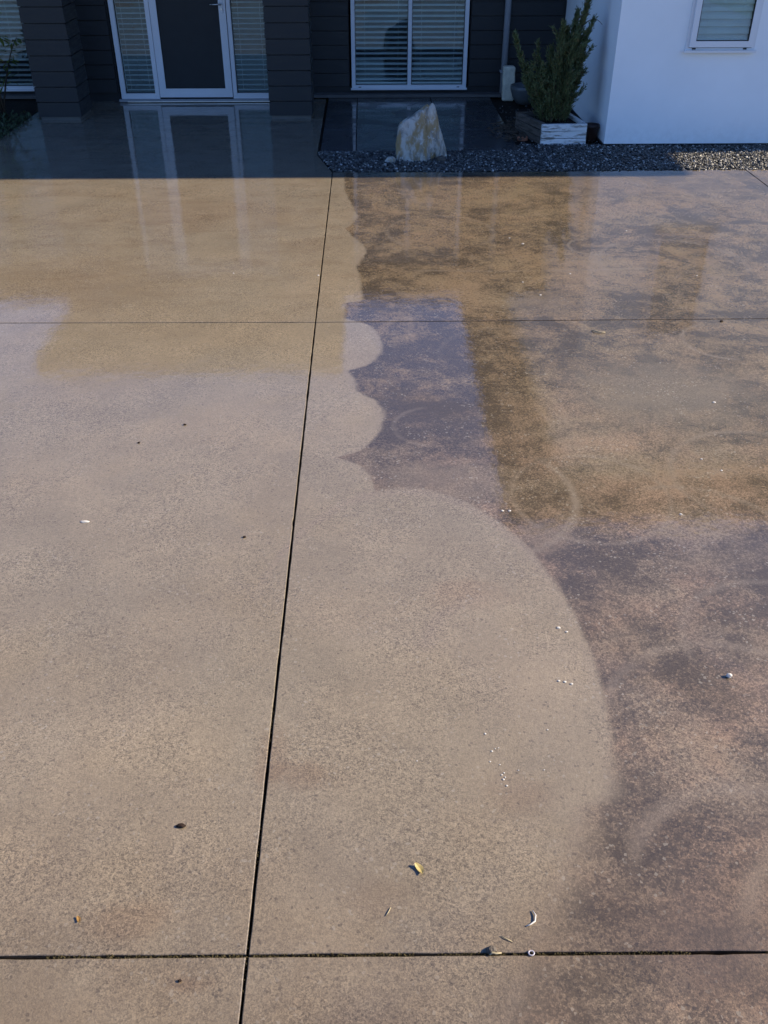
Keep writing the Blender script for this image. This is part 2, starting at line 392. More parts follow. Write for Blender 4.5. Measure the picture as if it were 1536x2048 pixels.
plain('blind_white', (0.78, 0.79, 0.78), 0.5, 0, 0.4, 0.05, 4)
plain('blind_closed', (0.72, 0.74, 0.75), 0.5, 0, 0.4, 0.06, 4)
plain('screen_mesh', (0.019, 0.021, 0.023), 0.55, 0, 0.4, 0.15, 8, 0.15, 400)
plain('rubber', (0.015, 0.015, 0.016), 0.6)
plain('steel', (0.55, 0.55, 0.55), 0.3, 1.0)
plain('interior', (0.112, 0.105, 0.098), 0.8)
plain('roof_steel', (0.075, 0.08, 0.085), 0.5, 0, 0.4, 0.1, 2)
plain('soffit', (0.294, 0.252, 0.196), 0.7, 0, 0.3, 0.05, 3)
plain('fascia', (0.10, 0.095, 0.085), 0.5)
plain('downpipe_paint', (0.30, 0.31, 0.33), 0.45, 0, 0.4, 0.08)
plain('limestone', (0.66, 0.62, 0.49), 0.85, 0, 0.2, 0.22, 18, 0.5, 70)
plain('glazed_grey', (0.095, 0.105, 0.11), 0.4, 0, 0.5, 0.2, 9)
plain('terracotta', (0.36, 0.15, 0.09), 0.8, 0, 0.2, 0.2, 20, 0.3, 90)
plain('brown_pot', (0.045, 0.022, 0.016), 0.45, 0, 0.5, 0.3, 14)
plain('bark', (0.09, 0.065, 0.045), 0.9, 0, 0.2, 0.3, 30, 0.5, 60)
plain('yellow_leaf', (0.310, 0.250, 0.100), 0.6, 0, 0.3, 0.2, 120)
plain('orange_leaf', (0.210, 0.120, 0.035), 0.6, 0, 0.3, 0.25, 120)
plain('dark_crumb', (0.018, 0.011, 0.008), 0.8, 0, 0.2, 0.3, 200)
plain('pale_straw', (0.270, 0.234, 0.153), 0.7, 0, 0.3, 0.15, 100)
plain('white_fleck', (0.400, 0.395, 0.380), 0.6, 0, 0.4, 0.05, 100)
plain('lilac_plastic', (0.310, 0.305, 0.360), 0.35, 0, 0.5, 0.05, 100)
plain('moss', (0.050, 0.042, 0.022), 0.95, 0, 0.1, 0.4, 160, 0.6, 200)
plain('grey_pebble', (0.075, 0.065, 0.055), 0.7, 0, 0.3, 0.25, 90, 0.4, 150)

# ------------------------------------------------------------------ object helpers
ORG = {}
def tag(o, label=None, cat=None, group=None, kind=None):
    if label: o['label'] = label
    if cat: o['category'] = cat
    if group: o['group'] = group
    if kind: o['kind'] = kind
    return o
def thing(name, loc, label, cat, group=None):
    o = bpy.data.objects.new(name, None); COL.objects.link(o)
    o.location = loc; o.empty_display_size = 0.1
    ORG[o.name] = Vector(loc)
    return tag(o, label, cat, group)
def mk(name, V, F, mat, parent=None, smooth=False):
    """one mesh object from world-space vertices; inside a thing it shares the thing's origin"""
    off = ORG[parent.name] if parent is not None else Vector((0, 0, 0))
    me = bpy.data.meshes.new(name)
    V = np.asarray(V, float) - np.array(off)
    me.from_pydata(V.tolist(), [], F)
    me.materials.append(MAT[mat] if isinstance(mat, str) else mat)
    if smooth:
        me.polygons.foreach_set('use_smooth', [True] * len(me.polygons))
    me.update()
    o = bpy.data.objects.new(name, me); COL.objects.link(o)
    o.parent = parent
    ORG[o.name] = off
    return o
def inst(src, name, dloc, parent):
    """same mesh again, moved by dloc within the same thing"""
    o = bpy.data.objects.new(name, src.data); COL.objects.link(o)
    o.parent = parent; o.location = Vector(src.location) + Vector(dloc)
    ORG[o.name] = ORG[parent.name]
    return o
def boxv(x0, x1, y0, y1, z0, z1):
    V = [(x0, y0, z0), (x1, y0, z0), (x1, y1, z0), (x0, y1, z0), (x0, y0, z1), (x1, y0, z1), (x1, y1, z1), (x0, y1, z1)]
    F = [(0, 3, 2, 1), (4, 5, 6, 7), (0, 1, 5, 4), (1, 2, 6, 5), (2, 3, 7, 6), (3, 0, 4, 7)]
    return V, F
def join(parts):
    V, F = [], []
    for v, f in parts:
        n = len(V); V += list(v); F += [tuple(i + n for i in q) for q in f]
    return V, F
def box(name, b, mat, parent=None, bev=0.0):
    V, F = boxv(*b)
    if not bev: return mk(name, V, F, mat, parent)
    bm = bmesh.new()
    vs = [bm.verts.new(v) for v in V]
    for f in F: bm.faces.new([vs[i] for i in f])
    bmesh.ops.bevel(bm, geom=bm.edges[:], offset=bev, segments=2, affect='EDGES', profile=0.5)
    bm.verts.index_update()
    V = [v.co[:] for v in bm.verts]; F = [tuple(v.index for v in f.verts) for f in bm.faces]; bm.free()
    return mk(name, V, F, mat, parent)
def tube(pts, rad, n=8):
    V, F = [], []
    pts = [Vector(p) for p in pts]
    for i, p in enumerate(pts):
        t = (pts[min(i + 1, len(pts) - 1)] - pts[max(i - 1, 0)]).normalized()
        a = t.orthogonal().normalized() if i == 0 else (a - t * a.dot(t)).normalized()
        b = t.cross(a); r = rad[i] if hasattr(rad, '__len__') else rad
        for k in range(n):
            th = 2 * math.pi * k / n
            V.append(tuple(p + a * (r * math.cos(th)) + b * (r * math.sin(th))))
    for i in range(len(pts) - 1):
        for k in range(n):
            k2 = (k + 1) % n
            F.append((i * n + k, i * n + k2, (i + 1) * n + k2, (i + 1) * n + k))
    F.append(tuple(range(n))[::-1]); F.append(tuple((len(pts) - 1) * n + k for k in range(n)))
    return V, F
def lathe(prof, c, n=24):
    V, F = [], []
    for r, z in prof:
        for k in range(n):
            th = 2 * math.pi * k / n; V.append((c[0] + r * math.cos(th), c[1] + r * math.sin(th), c[2] + z))
    for i in range(len(prof) - 1):
        for k in range(n):
            k2 = (k + 1) % n; F.append((i * n + k, i * n + k2, (i + 1) * n + k2, (i + 1) * n + k))
    F.append(tuple(range(n))[::-1]); F.append(tuple((len(prof) - 1) * n + k for k in range(n)))
    return V, F

# ------------------------------------------------------------------ ground, driveway, path, beds
gr = mk('ground', [(-600, -600, -0.12), (600, -600, -0.12), (600, 900, -0.12), (-600, 900, -0.12)], [(0, 1, 2, 3)], 'lawn')
tag(gr, kind='structure')
base = mk('driveway', [(-8.0, -6.7, -0.045), (7.4, -6.7, -0.045), (7.4, 8.66, -0.045), (-0.2, 8.66, -0.045), (-0.44, 9.3, -0.045), (-0.44, 12.0, -0.045), (-8.0, 12.0, -0.045)], [tuple(range(7))], 'soil')
tag(base, kind='structure')

def slab(poly, parent, gap=0.0042, jit=0.0011, step=0.035, name='slab', mat='concrete', bev=0.002, ztop=0.0, thick=0.04):
    P = [Vector((x, y)) for x, y in poly]; n = len(P)
    # inset by half the joint
    def inset(P, d):
        out = []
        for i in range(len(P)):
            a, b, c = P[i - 1], P[i], P[(i + 1) % len(P)]
            e1 = (b - a).normalized(); e2 = (c - b).normalized()
            n1 = Vector((-e1.y, e1.x)); n2 = Vector((-e2.y, e2.x))
            m = (n1 + n2); k = m.length_squared
            out.append(b + m * (2 * d / k) if k > 1e-6 else b + n1 * d)
        return out
    P = inset(P, gap)
    ring = []
    for i in range(n):
        a, b = P[i], P[(i + 1) % n]; L = (b - a).length; s = max(1, int(L / step))
        for k in range(s):
            q = a + (b - a) * (k / s)
            if 0 < k: 
                nr = Vector((-(b - a).y, (b - a).x)).normalized()
                q = q + nr * (mnoise.noise(Vector((q.x * 9, q.y * 9, 3))) * jit * 1.6 + random.uniform(0, jit) + (random.uniform(0, 0.004) if random.random() < 0.02 else 0))
            ring.append(q)
    inner = inset(ring, bev)
    m = len(ring)
    V = [(q.x, q.y, ztop - thick) for q in ring] + [(q.x, q.y, ztop - bev * 0.9) for q in ring] + [(q.x, q.y, ztop) for q in inner]
    F = []
    for i in range(m):
        j = (i + 1) % m
        F.append((i, j, m + j, m + i)); F.append((m + i, m + j, 2 * m + j, 2 * m + i))
    F.append(tuple(range(2 * m, 3 * m)))
    return mk(name, V, F, mat, parent)

JX = -0.315
def jl(x):   # far cross joint, slightly askew
    return 5.21 - 0.012 * x if x < 0 else 5.21 + 0.003 * x
def jn(x): return 1.268 - 0.011 * x + 0.0015 * math.sin(x * 5)
xs = [-7.9, -4.1, JX, 3.47, 7.3]
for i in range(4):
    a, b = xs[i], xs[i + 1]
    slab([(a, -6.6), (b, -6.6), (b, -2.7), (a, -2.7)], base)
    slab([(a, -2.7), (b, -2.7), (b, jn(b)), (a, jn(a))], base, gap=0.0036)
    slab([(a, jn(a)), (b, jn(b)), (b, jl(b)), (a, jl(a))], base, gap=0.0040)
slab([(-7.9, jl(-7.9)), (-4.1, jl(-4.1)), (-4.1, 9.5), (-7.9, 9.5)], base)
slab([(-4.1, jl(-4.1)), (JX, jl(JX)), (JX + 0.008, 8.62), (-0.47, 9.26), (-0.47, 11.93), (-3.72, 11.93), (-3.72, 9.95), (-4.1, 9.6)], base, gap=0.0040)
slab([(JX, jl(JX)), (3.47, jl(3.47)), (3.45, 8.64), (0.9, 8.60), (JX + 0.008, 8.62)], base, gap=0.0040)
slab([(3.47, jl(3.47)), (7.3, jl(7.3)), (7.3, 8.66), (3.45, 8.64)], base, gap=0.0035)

# moss and grit lying in the joints
def joint_fill():
    V, F = [], []
    def lump(x, y, r, z):
        n = len(V); k = 6
        for i in range(k):
            t = 2 * math.pi * i / k; V.append((x + r * random.uniform(.7, 1.3) * math.cos(t), y + 0.6 * r * random.uniform(.7, 1.2) * math.sin(t), z - r * 0.6))
        V.append((x, y, z + r * 0.3))
        for i in range(k): F.append((n + i, n + (i + 1) % k, n + k))
    for i in range(1900):
        x = random.uniform(-1.1, 1.2)
        if mnoise.noise(Vector((x * 4, 1, 2))) > -0.22: lump(x, jn(x) + random.uniform(-.004, .004), random.uniform(.0015, .0045), random.uniform(-.012, .0005))
    for i in range(500):
        y = random.uniform(1.0, 8.0)
        if mnoise.noise(Vector((9, y * 2.3, 2))) > 0.12: lump(JX + random.uniform(-.003, .003), y, random.uniform(.0015, .0035), random.uniform(-.022, -.008))
    for y0 in (2.05, 1.60, 1.27):
        for i in range(40): lump(JX + random.uniform(-.004, .004), y0 + random.uniform(-.09, .06), random.uniform(.002, .004), random.uniform(-.01, -.002))
    for i in range(500):
        x = random.uniform(-0.2, 2.6); lump(x, jl(x) + random.uniform(-.004, .004), random.uniform(.002, .004), random.uniform(-.010, -.001))
    o = mk('joint_moss', V, F, 'moss', base); tag(o, kind='stuff')
joint_fill()

# gravel bed and garden soil
bed = mk('gravel_bed', [(-0.47, 9.28, -0.03), (-0.30, 8.62, -0.03), (3.45, 8.64, -0.03), (7.3, 8.66, -0.03), (7.3, 9.7, -0.03), (2.5, 9.7, -0.03), (2.5, 12.3, -0.03), (1.5, 12.3, -0.03), (1.5, 9.38, -0.03)], [tuple(range(9))], 'soil')
tag(bed, kind='structure')
gb = mk('garden_bed', [(-9, 9.6, -0.02), (-4.12, 9.62, -0.02), (-3.73, 9.96, -0.02), (-3.73, 12.3, -0.02), (-9, 12.3, -0.02)], [tuple(range(5))], 'soil')
tag(gb, kind='structure')
def gravel():
    ico_v = []
    phi = (1 + 5 ** .5) / 2
    for a, b in ((1, phi), (-1, phi), (1, -phi), (-1, -phi)): ico_v += [(0, a, b), (a, b, 0), (b, 0, a)]
    bm = bmesh.new(); bmesh.ops.create_icosphere(bm, subdivisions=1, radius=1.0)
    bm.verts.index_update()
    bv = np.array([v.co[:] for v in bm.verts]); bf = np.array([[v.index for v in f.verts] for f in bm.faces]); bm.free()
    P = []
    def inside(x, y):
        if y < 8.635: return False
        if x < 1.5:
            return y < 9.385 and x > -0.46 + max(0, 9.26 - y) * 0.27
        if x < 2.33: return y < 11.6 and not (1.70 < x < 2.2 and y > 9.62 and y < 10.25)
        return y < 9.57
    while len(P) < 27000:
        x = random.uniform(-0.46, 4.6); y = random.uniform(8.63, 9.62) if random.random() < 0.94 else random.uniform(9.6, 11.5)
        if inside(x, y): P.append((x, y))
    n = len(P); P = np.array(P)
    s = rng.uniform(0.0055, 0.0125, n)
    sc = np.stack([s * rng.uniform(.8, 1.35, n), s * rng.uniform(.7, 1.15, n), s * rng.uniform(.55, .9, n)], 1)
    th = rng.uniform(0, 6.28, n); ti = rng.uniform(-.5, .5, n)
    v = bv[None] * (1 + rng.uniform(-.22, .22, (n, 12, 1))) * sc[:, None]
    c, sn = np.cos(ti)[:, None], np.sin(ti)[:, None]
    y1 = v[..., 1] * c - v[..., 2] * sn; z1 = v[..., 1] * sn + v[..., 2] * c
    c, sn = np.cos(th)[:, None], np.sin(th)[:, None]
    x2 = v[..., 0] * c - y1 * sn; y2 = v[..., 0] * sn + y1 * c
    V = np.stack([x2 + P[:, None, 0], y2 + P[:, None, 1], z1 + rng.uniform(-.016, .008, (n, 1))], -1).reshape(-1, 3)
    F = (bf[None] + (np.arange(n) * 12)[:, None, None]).reshape(-1, 3)
    o = mk('gravel', V, F.tolist(), 'gravel')
    tag(o, 'loose grey and white gravel between concrete and house', 'gravel', kind='stuff')
gravel()

# dark paving tiles under the front window
patio = mk('patio', [(-0.45, 9.40, -0.04), (1.52, 9.40, -0.04), (1.52, 12.25, -0.04), (-0.45, 12.25, -0.04)], [(0, 1, 2, 3)], 'soil')
tag(patio, kind='structure')
for xa, xb in ((-0.45, -0.10), (-0.10, 0.78), (0.78, 1.50)):
    for ya, yb in ((9.40, 10.32), (10.32, 11.24), (11.24, 12.16)):
        slab([(xa, ya), (xb, ya), (xb, yb), (xa, yb)], patio, gap=0.004, jit=0.0003, step=0.5, name='paver', mat='paver', bev=0.003, ztop=-0.004 + random.uniform(-.001, .001), thick=0.03)

# ------------------------------------------------------------------ house
YW, YE = 12.20, 11.86        # plane of the main wall and of the entry wall
house = thing('house', (-2.0, 12.2, 0), 'charcoal weatherboard house with white framed entry door and tall front window', 'house')
PB = 0.152
def board_run(x0, x1, yf, z0, z1, parent):
    """lapped boards, each a wedge leaning out at its foot"""
    first = None; z = z0; k = 0
    while z < z1 - 0.02:
        V = [(x0, yf - 0.030, 0), (x1, yf - 0.030, 0), (x1, yf - 0.020, PB - 0.011), (x0, yf - 0.020, PB - 0.011),
             (x0, yf + 0.02, 0), (x1, yf + 0.02, 0), (x1, yf + 0.02, PB - 0.011), (x0, yf + 0.02, PB - 0.011)]
        F = [(0, 1, 2, 3), (4, 7, 6, 5), (0, 4, 5, 1), (3, 2, 6, 7), (0, 3, 7, 4), (1, 5, 6, 2)]
        if first is None:
            first = mk('weatherboard', [(a, b, c + z0) for a, b, c in V], F, 'board', parent)
        else:
            inst(first, 'weatherboard', (0, 0, k * PB), parent)
        z += PB; k += 1
# openings: left window x -5.1..-3.95, entry -2.87..-1.10, front window -0.15..1.19
wall = mk('wall', *join([boxv(-9.0, -5.25, YW, YW + .15, 0, 2.5), boxv(-5.25, -3.86, YW, YW + .15, 2.05, 2.5), boxv(-5.25, -3.86, YW, YW + .15, 0, .06),
                         boxv(-3.86, -3.70, YW, YW + .15, 0, 2.5), boxv(-3.70, -2.90, YE, YE + .15, 0, 2.5), boxv(-2.90, -1.06, YE, YE + .15, 2.10, 2.5),
                         boxv(-1.06, -0.92, YE, YE + .15, 0, 2.5), boxv(-0.92, -0.19, YW, YW + .15, 0, 2.5), boxv(-0.19, 1.24, YW, YW + .15, 2.08, 2.5), boxv(-0.19, 1.24, YW, YW + .15, 0, .055),
                         boxv(1.24, 2.60, YW, YW + .15, 0, 2.5), boxv(-3.70, -3.55, YE + .15, YW + .1, 0, 2.5), boxv(-1.06, -0.92, YE + .15, YW + .1, 0, 2.5),
                         boxv(-9.0, -8.85, YW + .15, 20, 0, 2.5), boxv(-9, 2.6, 20, 20.15, 0, 2.5), boxv(2.6, 2.75, YW + .15, 20, 0, 2.5)]), 'board', house)
board_run(-9.0, -5.27, YW, 0.10, 2.4, house)
board_run(-3.85, -3.72, YW, 0.10, 2.4, house)
board_run(-3.69, -2.92, YE, 0.10, 2.4, house)
board_run(-0.90, -0.20, YW, 0.10, 2.4, house)
board_run(1.25, 2.32, YW, 0.10, 2.4, house)
box('plinth', (-0.90, 2.30, YW - 0.012, YW - 0.002, -0.03, 0.095), 'rubber', house)
box('ceiling', (-8.8, 2.5, YW + .16, 19.9, 2.38, 2.42), 'interior', house)
box('interior_floor', (-8.8, 2.5, YE + .16, 19.9, 0.00, 0.03), 'interior', house)
# roof: hipped sheet metal, eaves with soffit and gutter
EV = 11.62
roof = mk('roof', [(-9.5, EV, 2.36), (3.4, EV, 2.36), (3.4, 20.6, 2.36), (-9.5, 20.6, 2.36), (-5.2, 16.1, 3.75), (-0.6, 16.1, 3.75)],
          [(0, 1, 5, 4), (1, 2, 5), (2, 3, 4, 5), (3, 0, 4)], 'roof_steel', house)
box('soffit', (-9.45, 2.3, EV + .03, YW - .01, 2.27, 2.29), 'soffit', roof)
box('gutter', (-9.5, 1.70, EV - .11, EV, 2.25, 2.36), 'fascia', roof)
# porch roof over the entry
porch = box('porch_roof', (-4.08, -0.32, 10.46, 12.6, 2.66, 2.88), 'fascia', house)
box('soffit', (-4.05, -0.35, 10.49, 12.18, 2.62, 2.655), 'soffit', porch)

# clad columns
def column(x0, x1, y0, y1):
    c = mk('column', *boxv(x0 + .03, x1 - .03, y0 + .03, y1 - .03, 0.0, 2.62), 'board', house)
    first = None; k = 0; z = 0.035
    while z < 2.55:
        b = 0.005
        V = [(x0, y0, z), (x1, y0, z), (x1, y1, z), (x0, y1, z), (x0 + b, y0 + b, z + PB - .010), (x1 - b, y0 + b, z + PB - .010), (x1 - b, y1 - b, z + PB - .010), (x0 + b, y1 - b, z + PB - .010)]
        F = [(0, 3, 2, 1), (4, 5, 6, 7), (0, 1, 5, 4), (1, 2, 6, 5), (2, 3, 7, 6), (3, 0, 4, 7)]
        if first is None: first = mk('weatherboard', V, F, 'board', c)
        else: inst(first, 'weatherboard', (0, 0, k * PB), c)
        z += PB; k += 1
    box('base_flashing', (x0 + .018, x1 - .018, y0 + .014, y1 - .018, -0.002, 0.034), 'fascia', c)
column(-1.055, -0.585, 10.85, 11.32)
column(-3.565, -3.105, 10.83, 11.32)

# framed, glazed openings --------------------------------------------------
def frame_ring(x0, x1, z0, z1, y0, y1, w, wb=None):
    wb = wb or w
    return join([boxv(x0, x0 + w, y0, y1, z0, z1), boxv(x1 - w, x1, y0, y1, z0, z1), boxv(x0 + w, x1 - w, y0, y1, z1 - w, z1), boxv(x0 + w, x1 - w, y0, y1, z0, z0 + wb)])
def blind(x0, x1, y, z0, z1, pitch, width, tilt, parent, mat='blind_white'):
    c, s = math.cos(tilt), math.sin(tilt); h = width / 2; t = .0015
    first = None; k = 0; z = z0
    while z < z1:
        V = []
        for xx in (x0, x1):
            for u, v in ((-h, -t), (0, .003 - t), (h, -t), (h, t), (0, .003 + t), (-h, t)):
                V.append((xx, y + u * c - v * s, z0 + u * s + v * c))
        F = [(5, 4, 3, 2, 1, 0), (6, 7, 8, 9, 10, 11)] + [(i, (i + 1) % 6, 6 + (i + 1) % 6, 6 + i) for i in range(6)]
        if first is None: first = mk('slat', V, F, mat, parent)
        else: inst(first, 'slat', (0, random.uniform(-.001, .001), k * pitch), parent)
        z += pitch; k += 1
    cords = [tube([(x0 + (x1 - x0) * f, y - h * c - .002, z0), (x0 + (x1 - x0) * f, y - h * c - .002, z1)], .0012, 4) for f in (.18, .82)]
    mk('blind_cord', *join(cords), mat, parent)
    box('bottom_rail', (x0, x1, y - .02, y + .02, z0 - pitch * .9, z0 - pitch * .9 + .018), mat, parent)
def room(x0, x1, y0, y1, z0, z1, parent):
    V, F = boxv(x0, x1, y0, y1, z0, z1)
    F = [F[i] for i in (0, 1, 3, 4, 5)]
    mk('recess', V, F, 'interior', parent)
def window(x0, x1, z0, z1, yf, mull=None, pitch=.055, tilt=.45, frame=.045, name='window', depth=.06, parent=house, label=None, bl='blind_white', bw=.05):
    w = mk(name, *frame_ring(x0, x1, z0, z1, yf - .03, yf + depth, frame), 'white_frame', parent)
    if label: w['label'] = label
    xm = [x0 + frame] + ([mull - .022, mull + .022] if mull else []) + [x1 - frame]
    if mull: box('mullion', (mull - .022, mull + .022, yf - .022, yf + depth - .005, z0 + frame, z1 - frame), 'white_frame', w)
    for i in range(0, len(xm), 2):
        a, b = xm[i], xm[i + 1]
        box('pane', (a + .002, b - .002, yf + .004, yf + .010, z0 + frame + .002, z1 - frame - .002), 'glass', w)
        mk('gasket', *frame_ring(a + .0005, b - .0005, z0 + frame + .0005, z1 - frame - .0005, yf - .004, yf + .016, .007), 'rubber', w)
        blind(a + .004, b - .004, yf + .040, z0 + frame + pitch, z1 - frame - .02, pitch, bw, tilt, w, bl)
    box('sill', (x0 - .012, x1 + .012, yf - .05, yf - .031, z0 - .008, z0 + .012), 'white_frame', w)
    for f in (.07, .93):
        xx = x0 + (x1 - x0) * f; box('drain_slot', (xx - .016, xx + .016, yf - .0325, yf - .0305, z0 + .017, z0 + .026), 'rubber', w)
    room(x0 + .01, x1 - .01, yf + depth + .002, yf + 1.3, z0 + .01, z1 - .01, w)
    return w
window(-0.165, 1.215, 0.075, 2.06, YW - .03, mull=0.528, pitch=.0565, tilt=.30, label='tall two pane front window with white frame and blinds')
window(-5.22, -3.885, 0.075, 2.03, YW - .03, pitch=.0565, tilt=.30, label='white framed window with blinds behind the column')

# entry: two sidelights and a screened door in one white frame
ent = mk('entry_frame', *join([boxv(-2.875, -2.822, YE - .05, YE + .08, 0.035, 2.10), boxv(-1.115, -1.062, YE - .05, YE + .08, 0.035, 2.10),
                               boxv(-2.822, -1.115, YE - .05, YE + .08, 2.045, 2.10), boxv(-2.822, -2.475, YE - .05, YE + .08, 0.035, 0.092), boxv(-1.515, -1.115, YE - .05, YE + .08, 0.035, 0.092),
                               boxv(-2.475, -2.425, YE - .05, YE + .08, 0.035, 2.045), boxv(-1.56, -1.515, YE - .05, YE + .08, 0.035, 2.045)]), 'white_frame', house)
for a, b, tl in ((-2.822, -2.475, .05), (-1.515, -1.115, .05)):
    box('pane', (a + .002, b - .002, YE - .006, YE, .094, 2.043), 'glass', ent)
    mk('gasket', *frame_ring(a + .0005, b - .0005, .0925, 2.0445, YE - .014, YE + .006, .007), 'rubber', ent)
    blind(a + .004, b - .004, YE + .034, .12, 2.02, .0535, .048, tl, ent)
    room(a - .02, b + .02, YE + .082, YE + .30 if a > -2 else YE + .9, .06, 2.06, ent)
door = mk('door', *frame_ring(-2.418, -1.567, 0.052, 2.04, YE - .062, YE - .02, .078, .095), 'white_frame', house)
box('screen_panel', (-2.341, -1.644, YE - .046, YE - .036, .146, 1.963), 'screen_mesh', door)
mk('screen_bead', *frame_ring(-2.3405, -1.6445, .1465, 1.9625, YE - .058, YE - .034, .006), 'rubber', door)
box('handle_plate', (-1.628, -1.592, YE - .070, YE - .0625, .93, 1.16), 'white_frame', door, .004)
mk('handle', *join([tube([(-1.61, YE - .07, 1.02), (-1.61, YE - .105, 1.02), (-1.66, YE - .115, 1.02), (-1.73, YE - .112, 1.02)], [.009, .009, .008, .007], 8)]), 'steel', door, True)
mk('lock_cylinder', *join([tube([(-1.61, YE - .0705, .97), (-1.61, YE - .083, .97)], .011, 12)]), 'steel', door)
box('threshold', (-2.90, -1.05, YE - .085, YE - .051, 0.006, 0.034), 'downpipe_paint', house)
box('threshold_strip', (-2.80, -1.06, YE - .105, YE - .086, 0.008, 0.017), 'steel', house)
box('door_backing', (-2.42, -1.565, YE + .01, YE + .05, 0.04, 2.04), 'screen_mesh', house)
# downpipe with clip
dp = mk('downpipe', *join([tube([(1.66, YW - .085, -.01), (1.66, YW - .085, 1.2), (1.66, YW - .085, 2.3)], .036, 14)]), 'downpipe_paint', house, True)
box('pipe_clip', (1.612, 1.708, YW - .124, YW - .02, .26, .285), 'downpipe_paint', dp)
mk('pipe_foot', *lathe([(.044, 0), (.05, .02), (.044, .05)], (1.66, YW - .085, -.02), 14), 'rubber', dp)

# ------------------------------------------------------------------ garage wing, plastered white
GY, GX, GR = 9.58, 2.355, 8.45
GH = 3.95
gar = thing('garage_wing', (GX, GY, 0), 'tall white plastered garage wing with small window, right of the charcoal house', 'building')
wx0, wx1, wz0, wz1 = 3.005, 3.655, 0.845, 2.05
mk('wall', *join([boxv(GX, wx0, GY, GY + .2, .012, GH), boxv(wx1, GR, GY, GY + .2, .012, GH), boxv(wx0, wx1, GY, GY + .2, .012, wz0), boxv(wx0, wx1, GY, GY + .2, wz1, GH),
                  boxv(GX, GX + .2, GY + .2, 16, .012, GH), boxv(GR - .2, GR, GY + .2, 16, .012, GH), boxv(GX, GR, 16, 16.2, .012, GH)]), 'render', gar)
mk('base_flashing', *join([boxv(GX - .004, GR, GY + .012, GY + .19, -.03, .012), boxv(GX + .012, GX + .19, GY + .2, 12.2, -.03, .012), boxv(GX - .016, GX - .002, GY - .012, GY + 2.6, .006, .016), boxv(GX - .016, GR, GY - .014, GY - .002, .006, .016)]), 'rubber', gar)
OH = .72
groof = mk('roof', [(GX - OH, GY - OH, GH + .12), (GR + .95, GY - OH, GH + .12), (GR + .95, 16.8, GH + .12), (GX - OH, 16.8, GH + .12), (4.6, 13.2, GH + 1.05), (6.6, 13.2, GH + 1.05)],
           [(0, 1, 5, 4), (1, 2, 5), (2, 3, 4, 5), (3, 0, 4)], 'roof_steel', gar)
box('soffit', (GX - OH + .02, GR + .93, GY - OH + .02, 16.78, GH, GH + .02), 'soffit', groof)
mk('fascia', *join([boxv(GX - OH, GR + .95, GY - OH - .02, GY - OH + .018, GH - .03, GH + .13), boxv(GX - OH - .02, GX - OH + .018, GY - OH + .02, 16.8, GH - .03, GH + .13), boxv(GR + .932, GR + .97, GY - OH + .02, 16.8, GH - .03, GH + .13)]), 'fascia', groof)
# awning window set proud of the plaster
gw = mk('window', *join([frame_ring(wx0, wx1, wz0, wz1, GY - .018, GY + .06, .028)]), 'white_frame', gar)
gw['label'] = 'small white awning window with closed pale blinds'
sash = mk('sash', *frame_ring(wx0 + .026, wx1 - .026, wz0 + .036, wz1 - .03, GY - .048, GY - .0185, .052), 'white_frame', gw)
mk('pane', *boxv(wx0 + .079, wx1 - .079, GY - .036, GY - .030, wz0 + .089, wz1 - .083), 'glass', gw)
mk('gasket', *frame_ring(wx0 + .0785, wx1 - .0785, wz0 + .0885, wz1 - .0825, GY - .044, GY - .024, .006), 'rubber', gw)
box('sill', (wx0 - .012, wx1 + .012, GY - .052, GY - .0185, wz0 - .010, wz0 + .010), 'white_frame', gw)
for f in (.12, .86):
    xx = wx0 + (wx1 - wx0) * f; box('drain_slot', (xx - .017, xx + .017, GY - .0205, GY - .0178, wz0 + .014, wz0 + .027), 'rubber', gw)
blind(wx0 + .082, wx1 - .082, GY - .004, wz0 + .115, wz1 - .10, .062, .066, 1.2, gw, 'blind_closed')
room(wx0 + .01, wx1 - .01, GY + .11, GY + .6, wz0 + .01, wz1 - .01, gw)

